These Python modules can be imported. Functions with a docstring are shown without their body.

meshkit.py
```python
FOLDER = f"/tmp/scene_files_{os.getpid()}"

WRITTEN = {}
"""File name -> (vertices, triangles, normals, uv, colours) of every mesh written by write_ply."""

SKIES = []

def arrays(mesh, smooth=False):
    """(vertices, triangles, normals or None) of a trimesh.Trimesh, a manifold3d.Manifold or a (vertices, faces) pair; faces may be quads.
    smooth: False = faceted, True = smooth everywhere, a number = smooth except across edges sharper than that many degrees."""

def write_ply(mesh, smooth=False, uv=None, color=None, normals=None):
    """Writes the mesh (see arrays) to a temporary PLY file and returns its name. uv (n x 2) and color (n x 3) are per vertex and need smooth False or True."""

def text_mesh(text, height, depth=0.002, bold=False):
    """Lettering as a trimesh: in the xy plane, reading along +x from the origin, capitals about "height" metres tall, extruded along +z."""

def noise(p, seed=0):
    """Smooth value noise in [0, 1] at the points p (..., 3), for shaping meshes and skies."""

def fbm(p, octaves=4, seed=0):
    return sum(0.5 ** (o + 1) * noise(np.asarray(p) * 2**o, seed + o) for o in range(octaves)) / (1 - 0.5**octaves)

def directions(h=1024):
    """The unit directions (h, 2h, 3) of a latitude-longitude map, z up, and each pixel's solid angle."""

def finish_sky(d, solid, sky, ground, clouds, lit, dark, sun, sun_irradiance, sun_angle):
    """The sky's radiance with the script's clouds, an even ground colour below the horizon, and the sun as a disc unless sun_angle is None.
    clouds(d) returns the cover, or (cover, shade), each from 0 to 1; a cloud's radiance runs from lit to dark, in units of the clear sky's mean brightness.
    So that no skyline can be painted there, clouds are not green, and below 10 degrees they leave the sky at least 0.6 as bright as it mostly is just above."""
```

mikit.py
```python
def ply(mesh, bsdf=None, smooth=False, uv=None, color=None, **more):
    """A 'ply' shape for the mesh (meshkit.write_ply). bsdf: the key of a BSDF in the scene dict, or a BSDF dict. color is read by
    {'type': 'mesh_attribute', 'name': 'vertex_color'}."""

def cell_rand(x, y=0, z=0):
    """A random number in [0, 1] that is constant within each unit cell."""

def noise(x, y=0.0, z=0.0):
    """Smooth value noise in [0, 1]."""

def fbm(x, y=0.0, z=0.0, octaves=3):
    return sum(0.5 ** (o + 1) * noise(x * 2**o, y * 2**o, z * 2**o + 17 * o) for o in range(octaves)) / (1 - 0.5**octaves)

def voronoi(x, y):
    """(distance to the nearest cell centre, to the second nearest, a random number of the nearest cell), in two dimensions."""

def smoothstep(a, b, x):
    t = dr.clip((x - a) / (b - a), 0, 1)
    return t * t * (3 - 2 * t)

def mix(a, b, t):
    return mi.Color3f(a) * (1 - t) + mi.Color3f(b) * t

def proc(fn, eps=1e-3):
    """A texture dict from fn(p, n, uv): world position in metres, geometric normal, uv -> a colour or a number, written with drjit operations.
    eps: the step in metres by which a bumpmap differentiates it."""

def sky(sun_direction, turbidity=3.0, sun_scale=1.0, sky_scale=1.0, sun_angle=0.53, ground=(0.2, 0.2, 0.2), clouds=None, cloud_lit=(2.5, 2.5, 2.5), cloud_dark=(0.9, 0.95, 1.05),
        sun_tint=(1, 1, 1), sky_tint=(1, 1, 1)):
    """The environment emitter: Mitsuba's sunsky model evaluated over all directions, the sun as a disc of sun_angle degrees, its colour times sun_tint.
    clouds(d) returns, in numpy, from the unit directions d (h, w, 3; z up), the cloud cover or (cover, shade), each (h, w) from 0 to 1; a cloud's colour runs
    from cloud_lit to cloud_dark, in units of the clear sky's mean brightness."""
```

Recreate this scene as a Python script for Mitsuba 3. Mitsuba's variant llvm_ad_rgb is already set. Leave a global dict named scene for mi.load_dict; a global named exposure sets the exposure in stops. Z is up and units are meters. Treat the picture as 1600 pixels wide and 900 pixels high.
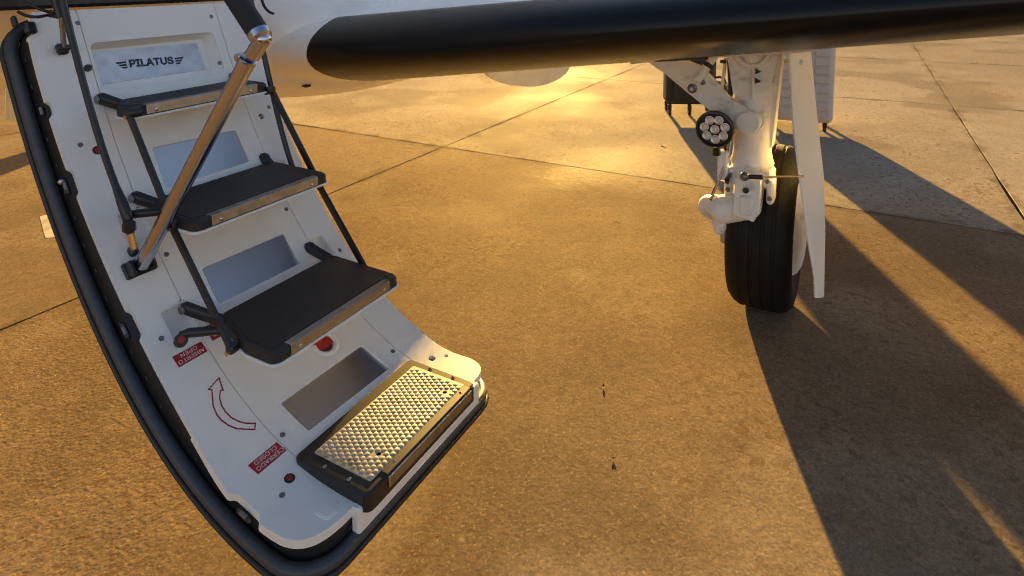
import math, random
import numpy as np, trimesh, drjit as dr, mitsuba as mi, manifold3d as m3
import shapely
from shapely.geometry import Polygon, LineString, Point, box as sbox
from shapely import affinity
import mikit, meshkit

random.seed(7); RNG = np.random.default_rng(7)
scene, labels = {}, {}
# world: x outboard along the left wing, y aft, z up; the camera stands at x = 0, y = 0
# ------------------------------------------------------------------ camera, sky, exposure
YAW, PITCH, ROLL, F_PX, CY_PX, EYE = math.radians(29.53), math.radians(6.0), math.radians(-0.635), 976.0, 64.5, 1.12
fw = np.array([-math.sin(YAW) * math.cos(PITCH), math.cos(YAW) * math.cos(PITCH), -math.sin(PITCH)])
rt = np.array([math.cos(YAW), math.sin(YAW), 0.0]); up = np.cross(rt, fw)
rt, up = math.cos(ROLL) * rt + math.sin(ROLL) * up, -math.sin(ROLL) * rt + math.cos(ROLL) * up
M = np.eye(4); M[:3, 0], M[:3, 1], M[:3, 2], M[:3, 3] = -rt, up, fw, [0, 0, EYE]
scene['camera'] = {'type': 'perspective', 'fov': math.degrees(2 * math.atan(800 / F_PX)), 'fov_axis': 'x', 'near_clip': 0.02, 'far_clip': 3000.0,
                   'principal_point_offset_y': (450 - CY_PX) / 900, 'to_world': mi.ScalarTransform4f(M.tolist())}
SUN_AZ, SUN_EL = math.radians(24.6), math.radians(8.3)
scene['sky'] = mikit.sky([-math.sin(SUN_AZ) * math.cos(SUN_EL), math.cos(SUN_AZ) * math.cos(SUN_EL), math.sin(SUN_EL)], turbidity=2.5, sun_scale=2.9,
                         sun_tint=(1.06, 1.10, 0.92), sky_tint=(1.10, 0.97, 1.05), sun_angle=0.6, ground=(0.22, 0.19, 0.15))
exposure = 3.48

# ------------------------------------------------------------------ materials
def rgb(c): return {'type': 'rgb', 'value': list(c) if not isinstance(c, (int, float)) else [c] * 3}
def mat(key, color, rough=0.5, metal=0.0, spec=0.5, clear=0.0, sheen=0.0, bump=None, bscale=1.0, beps=1e-3):
    col = color if isinstance(color, dict) else rgb(color)
    r = rough if isinstance(rough, dict) else float(rough)
    d = {'type': 'principled', 'base_color': col, 'roughness': r, 'metallic': float(metal), 'specular': float(spec)}
    if clear: d['clearcoat'] = float(clear); d['clearcoat_gloss'] = 0.95
    if bump is not None:
        d = {'type': 'bumpmap', 'arbitrary': mikit.proc(bump, beps), 'scale': float(bscale), 'bsdf': d}
    scene[key] = {'type': 'twosided', 'bsdf': d}
    return key
ss, fbm, noise, mix = mikit.smoothstep, mikit.fbm, mikit.noise, mikit.mix
def speck(base, amt, f):
    b = np.array(base, float)
    def fn(p, n, uv):
        t = fbm(p.x * f, p.y * f, p.z * f, 3)
        return mi.Color3f(*[float(v) for v in b]) * (1 + amt * (2 * t - 1))
    return mikit.proc(fn)
def scuffed(base, dirt, f=9.0, lo=0.60, hi=0.80, amt=0.5):
    def fn(p, n, uv):
        t = ss(lo, hi, fbm(p.x * f, p.y * f, p.z * f, 4)) * (0.4 + 0.6 * noise(p.x * 160, p.y * 160, p.z * 160))
        return mix(base, dirt, amt * t)
    return mikit.proc(fn)
mat('m_paint', scuffed((0.76, 0.75, 0.73), (0.55, 0.52, 0.47), 5.0), 0.28, clear=0.5)
mat('m_liner', scuffed((0.70, 0.69, 0.67), (0.50, 0.47, 0.43), 11.0, 0.62, 0.85, 0.4), 0.42)
mat('m_gear', scuffed((0.68, 0.66, 0.64), (0.26, 0.22, 0.18), 26.0, 0.55, 0.78, 0.7), 0.36, clear=0.2)
mat('m_boot', scuffed((0.007, 0.007, 0.008), (0.020, 0.019, 0.019), 6.0, 0.55, 0.8, 0.6), 0.30, spec=0.25)
mat('m_flange', speck((0.016, 0.016, 0.018), 0.4, 60), 0.42)
mat('m_rubber', speck((0.036, 0.042, 0.052), 0.3, 80), 0.42)
def tyre_bump(p, n, uv): return noise(p.x * 500, p.y * 500, p.z * 500) * 0.0004
mat('m_tyre', scuffed((0.006, 0.0058, 0.006), (0.020, 0.018, 0.015), 10.0, 0.5, 0.75, 0.6), 0.66, spec=0.25, bump=tyre_bump, beps=5e-4)
def grip_bump(p, n, uv):
    return noise(p.x * 900, p.y * 900, p.z * 900) * 0.0005
mat('m_tread', speck((0.013, 0.013, 0.015), 0.3, 120), 0.55, bump=grip_bump, beps=4e-4)
mat('m_black', (0.012, 0.012, 0.014), 0.33)
mat('m_foam', speck((0.014, 0.014, 0.016), 0.3, 200), 0.75)
mat('m_sill', speck((0.030, 0.030, 0.034), 0.3, 90), 0.38)
mat('m_red', (0.36, 0.016, 0.014), 0.40)
mat('m_redline', (0.26, 0.010, 0.014), 0.45)
mat('m_label', speck((0.27, 0.012, 0.020), 0.15, 140), 0.38)
mat('m_letter', (0.62, 0.52, 0.50), 0.5)
mat('m_navy', (0.012, 0.014, 0.030), 0.4)
mat('m_screw', (0.16, 0.16, 0.17), 0.35, metal=0.6)
mat('m_case', scuffed((0.44, 0.41, 0.41), (0.32, 0.29, 0.28), 20.0), 0.38)
mat('m_bag', speck((0.012, 0.012, 0.013), 0.5, 150), 0.65)
mat('m_mark', scuffed((0.50, 0.48, 0.45), (0.25, 0.2, 0.15), 16.0, 0.45, 0.7, 0.7), 0.6)
mat('m_leaf', speck((0.05, 0.03, 0.018), 0.5, 200), 0.8)
def cond(key, rough, eta='Al', tint=(1, 1, 1)):
    scene[key] = {'type': 'twosided', 'bsdf': {'type': 'roughconductor', 'material': eta, 'alpha': rough, 'specular_reflectance': rgb(tint) if not isinstance(tint, dict) else tint}}
cond('m_chrome', 0.06, 'Cr', (0.74, 0.78, 0.84)); cond('m_steel', 0.15, 'Al', (0.54, 0.54, 0.55))
cond('m_nosing', 0.24, 'Al', speck((0.42, 0.42, 0.43), 0.30, 70)); cond('m_brushed', 0.34, 'Al', speck((0.58, 0.61, 0.66), 0.25, 45)); cond('m_lamp', 0.30, 'Al', (0.95, 0.95, 0.95))
mat('m_grip', scuffed((0.40, 0.35, 0.26), (0.12, 0.09, 0.06), 60.0, 0.45, 0.75, 0.8), 0.60, metal=0.10); cond('m_brass', 0.18, 'Cu', (0.80, 0.80, 0.45))
scene['m_glass'] = {'type': 'dielectric', 'int_ior': 1.5}

# ------------------------------------------------------------------ helpers
V = lambda *a: np.array(a, float)
def unit(v): v = np.asarray(v, float); return v / max(np.linalg.norm(v), 1e-12)
def numbered(key):
    if key not in scene and not any(k.startswith(key + '__') for k in scene): return key
    i = 1
    while f'{key}_{i:03d}' in scene: i += 1
    return f'{key}_{i:03d}'
def put(key, mesh, bsdf, smooth=32, label=None, cat=None, group=None, kind=None):
    key = numbered(key)
    if isinstance(mesh, list): mesh = trimesh.util.concatenate(mesh)
    scene[key] = mikit.ply(mesh, bsdf, smooth=smooth)
    d = {k: v for k, v in (('label', label), ('category', cat), ('group', group), ('kind', kind)) if v}
    if d: labels[key] = d
    return key
def frame(d):
    d = unit(d); a = V(0, 0, 1) if abs(d[2]) < 0.9 else V(1, 0, 0)
    u = unit(np.cross(a, d)); return u, np.cross(d, u), d
def cbox(c, size, bev=0.003, axes=None):
    c = np.asarray(c, float); h = np.asarray(size, float) / 2; b = min(bev, h.min() * 0.9); pts = []
    for sx in (-1, 1):
        for sy in (-1, 1):
            for sz in (-1, 1):
                for k in range(3):
                    q = h - b; q[k] = h[k]; pts.append(q * [sx, sy, sz])
    pts = np.array(pts)
    if axes is not None: pts = pts @ np.array(axes, float)
    return trimesh.convex.convex_hull(pts + c)
def hull(points): return trimesh.convex.convex_hull(np.asarray(points, float))
def rings(rs, closed=False, caps=True):
    n = len(rs[0]); v = np.vstack(rs); f = []
    for i in range(len(rs) if closed else len(rs) - 1):
        a, b = i * n, ((i + 1) % len(rs)) * n
        for j in range(n):
            k = (j + 1) % n; f += [[a + j, a + k, b + k], [a + j, b + k, b + j]]
    if caps and not closed:
        for base, flip in ((0, True), ((len(rs) - 1) * n, False)):
            c = len(v); v = np.vstack([v, v[base:base + n].mean(0)])
            for j in range(n):
                t = [base + j, base + (j + 1) % n, c]; f.append(t[::-1] if flip else t)
    m = trimesh.Trimesh(v, f, process=False)
    if m.volume < 0: m.invert()
    return m
def lathe(p0, d, prof, n=28):
    u, w, d = frame(d); a = np.arange(n) * 2 * np.pi / n; c = np.cos(a)[:, None] * u + np.sin(a)[:, None] * w
    return rings([np.asarray(p0) + d * t + c * max(r, 1e-5) for t, r in prof])
def cyl(p0, p1, r, n=20, bev=None):
    p0, p1 = np.asarray(p0, float), np.asarray(p1, float); L = np.linalg.norm(p1 - p0); b = min(r * 0.2, L * 0.2) if bev is None else bev
    return lathe(p0, p1 - p0, [(0, r - b), (b, r), (L - b, r), (L, r - b)], n)
def tube(pts, r, n=10, closed=False):
    pts = np.asarray(pts, float); N = len(pts); r = np.broadcast_to(r, N); a = np.arange(n) * 2 * np.pi / n; rs = []
    t = np.array([unit(pts[(i + 1) % N] - pts[i - 1]) if closed or 0 < i < N - 1 else unit(pts[min(i + 1, N - 1)] - pts[max(i - 1, 0)]) for i in range(N)])
    u = frame(t[0])[0]
    for i in range(N):
        u = unit(u - t[i] * np.dot(u, t[i])); w = np.cross(t[i], u)
        rs.append(pts[i] + r[i] * (np.cos(a)[:, None] * u + np.sin(a)[:, None] * w))
    return rings(rs, closed)
def smooth_path(pts, n=24):
    pts = np.asarray(pts, float); from_ = np.linspace(0, 1, len(pts)); from scipy.interpolate import CubicSpline
    return CubicSpline(from_, pts)(np.linspace(0, 1, n))
def blob(joints, bones, length=0.008, rounds=8):
    """one continuous casting: hulls of spheres along the bones, welded and smoothed"""
    sp = {k: m3.Manifold.sphere(r, 20).translate(list(map(float, p))) for k, (p, r) in joints.items()}
    m = m3.Manifold()
    for b in bones: m = m + m3.Manifold.batch_hull([sp[k] for k in b])
    m = m.refine_to_length(length).to_mesh(); t = trimesh.Trimesh(m.vert_properties[:, :3], m.tri_verts)
    return trimesh.smoothing.filter_taubin(t, iterations=rounds)
def man(mesh): return m3.Manifold(m3.Mesh(np.asarray(mesh.vertices, np.float32), np.asarray(mesh.faces, np.uint32)))
def unman(m): m = m.to_mesh(); return trimesh.Trimesh(m.vert_properties[:, :3], m.tri_verts)
def chaikin(p, k=3):
    for _ in range(k):
        p = [p[0]] + [q for a, b in zip(p[:-1], p[1:]) for q in ((.75 * a[0] + .25 * b[0], .75 * a[1] + .25 * b[1]), (.25 * a[0] + .75 * b[0], .25 * a[1] + .75 * b[1]))] + [p[-1]]
    return p
def mirror(mesh, xc): m = mesh.copy(); m.vertices[:, 0] = 2 * xc - m.vertices[:, 0]; m.invert(); return m
def prism(poly, h0, h1, origin, ex, ey):
    m = trimesh.creation.extrude_polygon(poly, h1 - h0, engine='earcut'); ez = np.cross(ex, ey)
    m.vertices = np.asarray(origin) + m.vertices[:, :1] * ex + m.vertices[:, 1:2] * ey + (m.vertices[:, 2:] + h0) * ez
    if m.volume < 0: m.invert()
    return m

# ------------------------------------------------------------------ the apron
APRON_X0, APRON_Y0, SLAB_X, SLAB_Y = -2.39, 3.28, 3.055, 2.99
NX, NY = range(-6, 6), range(-5, 10)
def ground_col(p, n, uv):
    big = fbm(p.x * 0.45, p.y * 0.45, 3.0, 4); mid = fbm(p.x * 3.1, p.y * 3.1, 9.0, 4)
    fine = noise(p.x * 150, p.y * 150, 1.0); fine2 = noise(p.x * 330, p.y * 330, 5.0); grit = fbm(p.x * 46, p.y * 46, 2.0, 3)
    t = ss(0.30, 0.70, 0.55 * big + 0.45 * mid)
    ix, iy = dr.floor((p.x - APRON_X0) / SLAB_X), dr.floor((p.y - APRON_Y0) / SLAB_Y)
    pour_sheen = dr.select(iy >= 0, 0.75 + 0.25 * mikit.cell_rand(ix, iy, 3), 0.25 * mikit.cell_rand(ix, iy, 5))     # two pours, the far one smoother; its paler colour also has sheen painted in
    c = mix(mix((0.143, 0.102, 0.066), (0.203, 0.151, 0.102), t), mix((0.250, 0.220, 0.176), (0.318, 0.288, 0.240), t), pour_sheen)
    stain = ss(0.58, 0.72, fbm(p.x * 1.3 + 7, p.y * 1.3, 4.0, 4)) * (0.5 + 0.5 * grit)
    c = mix(c, (0.105, 0.080, 0.054), 0.55 * stain)
    wash = ss(0.56, 0.70, fbm(p.x * 2.2, p.y * 2.2 + 5, 31.0, 4)); c = mix(c, (0.25, 0.205, 0.150), 0.45 * wash)
    c = c * (0.70 + 0.30 * fine + 0.30 * fine2) * (0.82 + 0.36 * grit)
    rust = ss(0.72, 0.80, noise(p.x * 61, p.y * 61, 8.0)) * ss(0.45, 0.6, mid); c = mix(c, (0.12, 0.066, 0.034), 0.5 * rust)
    pale = ss(0.74, 0.92, noise(p.x * 240, p.y * 240, 11.0)); c = mix(c, (0.32, 0.26, 0.18), 0.4 * pale)
    dark = ss(0.74, 0.92, noise(p.x * 210, p.y * 210, 19.0)); c = mix(c, (0.060, 0.044, 0.031), 0.32 * dark)
    # crumbled, stained edges beside the joints
    gx = dr.abs((p.x - APRON_X0) / SLAB_X - dr.round((p.x - APRON_X0) / SLAB_X)) * SLAB_X; gy = dr.abs((p.y - APRON_Y0) / SLAB_Y - dr.round((p.y - APRON_Y0) / SLAB_Y)) * SLAB_Y
    worn = (1 - ss(0.0, 0.05, dr.minimum(gx, gy) - 0.045 * ss(0.5, 0.8, fbm(p.x * 8, p.y * 8, 14.0, 4)))) * ss(0.45, 0.65, fbm(p.x * 5, p.y * 5, 17.0, 4))
    return mix(c, (0.085, 0.062, 0.042), 0.6 * worn)
def ground_rough(p, n, uv):
    return 0.54 + 0.22 * fbm(p.x * 1.7, p.y * 1.7, 12.0, 4) + 0.10 * noise(p.x * 120, p.y * 120, 3.0)
def ground_bump(p, n, uv):
    worn = ss(0.42, 0.66, fbm(p.x * 1.5, p.y * 1.5, 6.0, 4))
    return (noise(p.x * 150, p.y * 150, 1.0) * 0.00060 + noise(p.x * 75, p.y * 75, 2.0) * 0.00022 + noise(p.x * 330, p.y * 330, 5.0) * 0.00026) * (0.34 + 0.42 * worn) * dr.select(p.y > APRON_Y0, 0.6, 1.0) \
        + fbm(p.x * 6, p.y * 6, 3.0, 2) * 0.0008
# concrete: mostly matt, with a worn, slightly polished share that glints towards the sun
def ground_polish(p, n, uv):
    return 0.09 + 0.12 * ss(0.42, 0.72, fbm(p.x * 1.1 + 3, p.y * 1.1, 21.0, 4)) * (0.4 + 0.6 * noise(p.x * 90, p.y * 90, 2.0))
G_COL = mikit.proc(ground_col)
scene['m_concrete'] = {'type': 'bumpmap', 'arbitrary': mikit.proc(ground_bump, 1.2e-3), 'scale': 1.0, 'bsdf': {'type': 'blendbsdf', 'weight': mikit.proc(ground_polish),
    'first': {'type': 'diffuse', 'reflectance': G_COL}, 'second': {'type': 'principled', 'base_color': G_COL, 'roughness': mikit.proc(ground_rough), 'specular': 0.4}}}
X1, X2 = APRON_X0 + SLAB_X * NX[0], APRON_X0 + SLAB_X * (NX[-1] + 1); Y1, Y2 = APRON_Y0 + SLAB_Y * NY[0], APRON_Y0 + SLAB_Y * (NY[-1] + 1)
def base_col(p, n, uv):
    far = (p.x < X1 + 0.02) | (p.x > X2 - 0.02) | (p.y < Y1 + 0.02) | (p.y > Y2 - 0.02)
    return dr.select(far, ground_col(p, n, uv), mi.Color3f(0.045, 0.036, 0.028))
mat('m_base', mikit.proc(base_col), 0.6)
base = trimesh.Trimesh([[-900, -900, -0.020], [900, -900, -0.020], [900, 900, -0.020], [-900, 900, -0.020]], [[0, 1, 2], [0, 2, 3]])
put('apron', base, 'm_base', False, kind='structure', label='concrete parking apron of large square slabs')
def slab(x0, y0, x1, y1):
    g = 0.0024; b = 0.0006
    # uneven edges: each side broken into short runs that wander by a few millimetres, as a worn sawn joint
    def edge(a, c, n=14):
        out = []
        for i in range(n):
            t = i / n; q = a + (c - a) * t
            if i: q = q + unit(V(c[1] - a[1], a[0] - c[0])) * -abs(RNG.normal(0, 0.0032))
            out.append(q)
        return out
    P = [V(x0 + g, y0 + g), V(x1 - g, y0 + g), V(x1 - g, y1 - g), V(x0 + g, y1 - g)]
    ring = np.array(sum([edge(P[i], P[(i + 1) % 4]) for i in range(4)], []))
    c = ring.mean(0); inner = c + (ring - c) * (1 - b * 2 / (x1 - x0)); n = len(ring)
    r = [np.c_[ring, np.full(n, -0.03)], np.c_[ring, np.full(n, -b)], np.c_[inner, np.zeros(n)]]
    m = rings(r, caps=False); base = 2 * n; v = np.vstack([m.vertices, [[c[0], c[1], 0]]])
    f = np.vstack([m.faces, [[base + j, base + (j + 1) % n, len(v) - 1] for j in range(n)]])
    m = trimesh.Trimesh(v, f, process=False)
    if m.face_normals[-1][2] < 0: m.invert()
    return m
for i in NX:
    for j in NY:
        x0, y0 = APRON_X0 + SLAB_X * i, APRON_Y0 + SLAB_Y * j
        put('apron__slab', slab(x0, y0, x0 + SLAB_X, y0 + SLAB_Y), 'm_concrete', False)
mk = Polygon([(-3.38, 1.40), (-3.08, 1.29), (-3.02, 1.40), (-3.33, 1.50)]).buffer(0.012)
put('apron__painted_mark', prism(mk, 0.0003, 0.0010, V(0, 0, 0), V(1, 0, 0), V(0, 1, 0)), 'm_mark', False, label='small worn pale painted rectangle on the concrete left of the stair')

# ------------------------------------------------------------------ the aircraft: fuselage, fairing, wings
AX = -2.52                                                            # the aircraft's centre line
def super_ring(cx, cz, a, bt, bb, ex, y, n=72):
    t = np.arange(n) * 2 * np.pi / n; c, s = np.cos(t), np.sin(t)
    x = np.sign(c) * np.abs(c) ** (2 / ex) * a; z = np.sign(s) * np.abs(s) ** (2 / ex) * np.where(s > 0, bt, bb)
    return np.c_[cx + x, np.full(n, y), cz + z]
FUS = [(-3.6, 1.55, .10, .10, .10), (-3.3, 1.55, .36, .34, .36), (-2.6, 1.56, .62, .58, .60), (-1.6, 1.58, .84, .86, .76), (-0.8, 1.60, .93, 1.0, .80), (0.0, 1.60, .96, 1.02, .82), (1.6, 1.60, .96, 1.02, .82),
       (3.6, 1.60, .95, 1.02, .80), (4.6, 1.66, .88, .96, .76), (6.0, 1.84, .66, .76, .64), (8.0, 2.12, .36, .46, .42), (9.6, 2.30, .12, .20, .20)]
from scipy.interpolate import PchipInterpolator
fy = np.array([f[0] for f in FUS]); fi = PchipInterpolator(fy, np.array([f[1:] for f in FUS]))
body = rings([super_ring(AX, *fi(y)[[0, 1, 2, 3]], 2.35, y) for y in np.linspace(fy[0], fy[-1], 90)])
opening = cbox((AX + 1.2, 0.885, 1.78), (1.7, 0.60, 1.42), 0.05)
body = unman(man(body) - man(opening))
put('airplane__fuselage', body, 'm_paint', 35)
# belly fairing where the wing passes under the cabin
FAIR = [(1.02, 0.05, 0.02), (1.08, 0.40, 0.11), (1.25, 0.72, 0.20), (1.55, 1.00, 0.275), (1.9, 1.10, 0.305), (2.3, 1.10, 0.30), (2.8, 1.02, 0.265), (3.4, 0.88, 0.20), (4.3, 0.4, 0.10), (4.6, 0.1, 0.02)]
gi = PchipInterpolator([f[0] for f in FAIR], np.array([f[1:] for f in FAIR]))
fair = rings([super_ring(AX, 0.92, *gi(y)[[0, 1, 1]], 2.6, y, 64) for y in np.linspace(1.02, 4.6, 60)])
put('airplane__belly_fairing', fair, 'm_paint', 40)
def wing_section(x, n=44):
    yn0, ys, zn0, zs, t0, ts, lo, inc = 1.3595, 0.0486, 0.8829, 0.1034, 0.2971, -0.0541, 0.8956, 0.0166
    d = x + 1.5; c = 2.0 - 0.13 * max(d, 0); t = t0 + ts * min(d, 1.9) - 0.022 * max(d - 1.9, 0)
    b = np.linspace(0, np.pi, n); xc = (1 - np.cos(b)) / 2
    yt = 5 * (0.2969 * np.sqrt(xc) - 0.126 * xc - 0.3516 * xc ** 2 + 0.2843 * xc ** 3 - 0.1036 * xc ** 4)
    yy, zz = np.r_[xc[::-1], xc[1:-1]], np.r_[yt[::-1] * t * (2 - lo), -yt[1:-1] * t * lo]
    return np.c_[np.full(len(yy), x), yn0 + ys * d + yy * math.cos(inc) * c + zz * math.sin(inc), zn0 + zs * d + zz * math.cos(inc) - yy * math.sin(inc) * c], n
WX = np.r_[np.linspace(-2.2, 1.0, 22), np.linspace(1.3, 5.5, 12)]
wing = rings([wing_section(x)[0] for x in WX])
well = m3.Manifold.cylinder(0.12, 0.30, 0.30, 40).translate([-1.05, 2.42, 0.70])
trunn = man(cbox((-0.36, 2.02, 0.86), (0.30, 0.34, 0.16), 0.02))
wing = unman(man(wing) - trunn)
put('airplane__wing', wing, 'm_paint', 35)
put('airplane__wing', mirror(rings([wing_section(x)[0] for x in WX]), AX), 'm_paint', 35)
# black de-icing boot round the leading edge, a sheet 2 mm proud of the skin
def boot_rings(x0, x1, k=70):
    out = []
    for x in np.linspace(x0, x1, k):
        s, n = wing_section(x, 90); le = n - 1
        e = 0.0
        y = s[:, 1] - s[:, 1].min(); up_i = np.interp(0.14 * (1 - 0.8 * e), y[:n][::-1], np.arange(n)[::-1]); lo_i = np.interp(0.42 * (1 - 0.8 * e), y[n - 1:], np.arange(n - 1, len(s)))
        i = np.linspace(up_i, lo_i, 40); q = np.c_[[np.interp(i, np.arange(len(s)), s[:, a]) for a in range(3)]].T
        t = np.gradient(q, axis=0); nn = np.c_[np.zeros(40), t[:, 2], -t[:, 1]]; nn /= np.linalg.norm(nn, axis=1, keepdims=True)
        if nn[0, 2] < 0: nn = -nn
        fade = np.clip(np.minimum(np.arange(40), np.arange(40)[::-1]) / 1.0, 0, 1)[:, None]
        out.append(np.vstack([q + nn * 0.003 * fade + nn * 0.0004, (q - nn * 0.004)[::-1]]))
    return rings(out)
put('airplane__wing__deice_boot', boot_rings(-1.50, 5.45), 'm_boot', 40, label='glossy black rubber boot along the leading edge of the wing')
put('airplane__wing_001__deice_boot', mirror(boot_rings(-1.50, 5.45, 30), AX), 'm_boot', 40)
for x in (-1.365, -1.325):
    sec, nle = wing_section(x, 90); y = sec[:, 1] - sec[:, 1].min(); sel = sec[(y < .135) & (np.arange(len(sec)) < nle) | (y < .40) & (np.arange(len(sec)) >= nle)]
    put('airplane__wing__deice_boot__seam', tube(sel, .0036, 6), 'm_boot', True)
# inner wheel-well cover hanging under the wing root
wd = Polygon(chaikin([(1.98, .86), (2.05, .745), (2.159, .692), (2.319, .646), (2.50, .613), (2.66, .606), (2.80, .618), (2.87, .640), (2.90, .70), (2.92, .86)], 4))
put('airplane__wing__wheel_well_door', prism(wd, -0.006, 0.006, V(-1.3, 0, 0), V(0, 1, 0), V(0, 0, 1)), 'm_paint', 30, label='pale half-round wheel well cover hanging under the wing root')
# two small dark drain fittings on the fairing
for x, y in ((-1.56, 1.55), (-1.655, 1.50)):
    d = fair.vertices - V(x, y, .74); q = fair.vertices[np.argmin((d ** 2).sum(1))]
    e = trimesh.creation.icosphere(2, 1.0); e.vertices = e.vertices * [.020, .013, .006] + q
    put('airplane__belly_fairing__drain', e, 'm_black', True)
put('airplane__door_cable', tube(smooth_path([(-1.60, 1.25, 1.16), (-1.562, 1.25, 1.066), (-1.552, 1.25, 1.041), (-1.537, 1.25, 1.026), (-1.512, 1.25, 1.017)], 16), .0042, 8), 'm_black', True)
# fin and tailplane, so that the aircraft is whole
put('airplane__fin', hull([(AX + s * 0.04, y, z) for s in (-1, 1) for y, z in ((7.2, 2.4), (9.4, 2.4), (9.0, 4.2), (9.7, 4.2))]), 'm_paint', False)
put('airplane__tailplane', hull([(AX + s, y, z) for s in (-2.6, 2.6) for y, z in ((9.0, 4.20), (9.7, 4.20), (9.0, 4.27))]), 'm_paint', False)

# ------------------------------------------------------------------ the airstair door: (s, y, h) -> world along its curved profile
PX = V((-1.522, 1.098), (-1.503, 1.053), (-1.455, .934), (-1.406, .815), (-1.324, .657), (-1.261, .562), (-1.181, .462), (-1.067, .350), (-1.001, .306), (-.943, .275), (-.878, .252), (-.80, .2365), (-.72, .2315))
s_ = np.r_[0, np.cumsum(np.linalg.norm(np.diff(PX, axis=0), axis=1))]
q_ = np.c_[np.polyval(np.polyfit(s_, PX[:, 0], 6), np.linspace(0, s_[-1], 400)), np.polyval(np.polyfit(s_, PX[:, 1], 6), np.linspace(0, s_[-1], 400))]
l_ = np.r_[0, np.cumsum(np.linalg.norm(np.diff(q_, axis=0), axis=1))]
t_ = np.gradient(q_, l_, axis=0); t_ /= np.linalg.norm(t_, axis=1, keepdims=True); n_ = np.c_[-t_[:, 1], t_[:, 0]]
def S(s, y, h=0.0):
    s, y, h = np.broadcast_arrays(np.asarray(s, float), y, h); c = np.clip(s, 0, l_[-1]); e = s - c
    g = lambda a: np.interp(c, l_, a)
    return np.stack([g(q_[:, 0]) + g(n_[:, 0]) * h + g(t_[:, 0]) * e, y, g(q_[:, 1]) + g(n_[:, 1]) * h + g(t_[:, 1]) * e], -1)
def Sframe(s): return unit(S(s + 1e-3, 0) - S(s - 1e-3, 0)), V(0, 1, 0), unit(S(s, 0, 1e-2) - S(s, 0))
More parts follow.
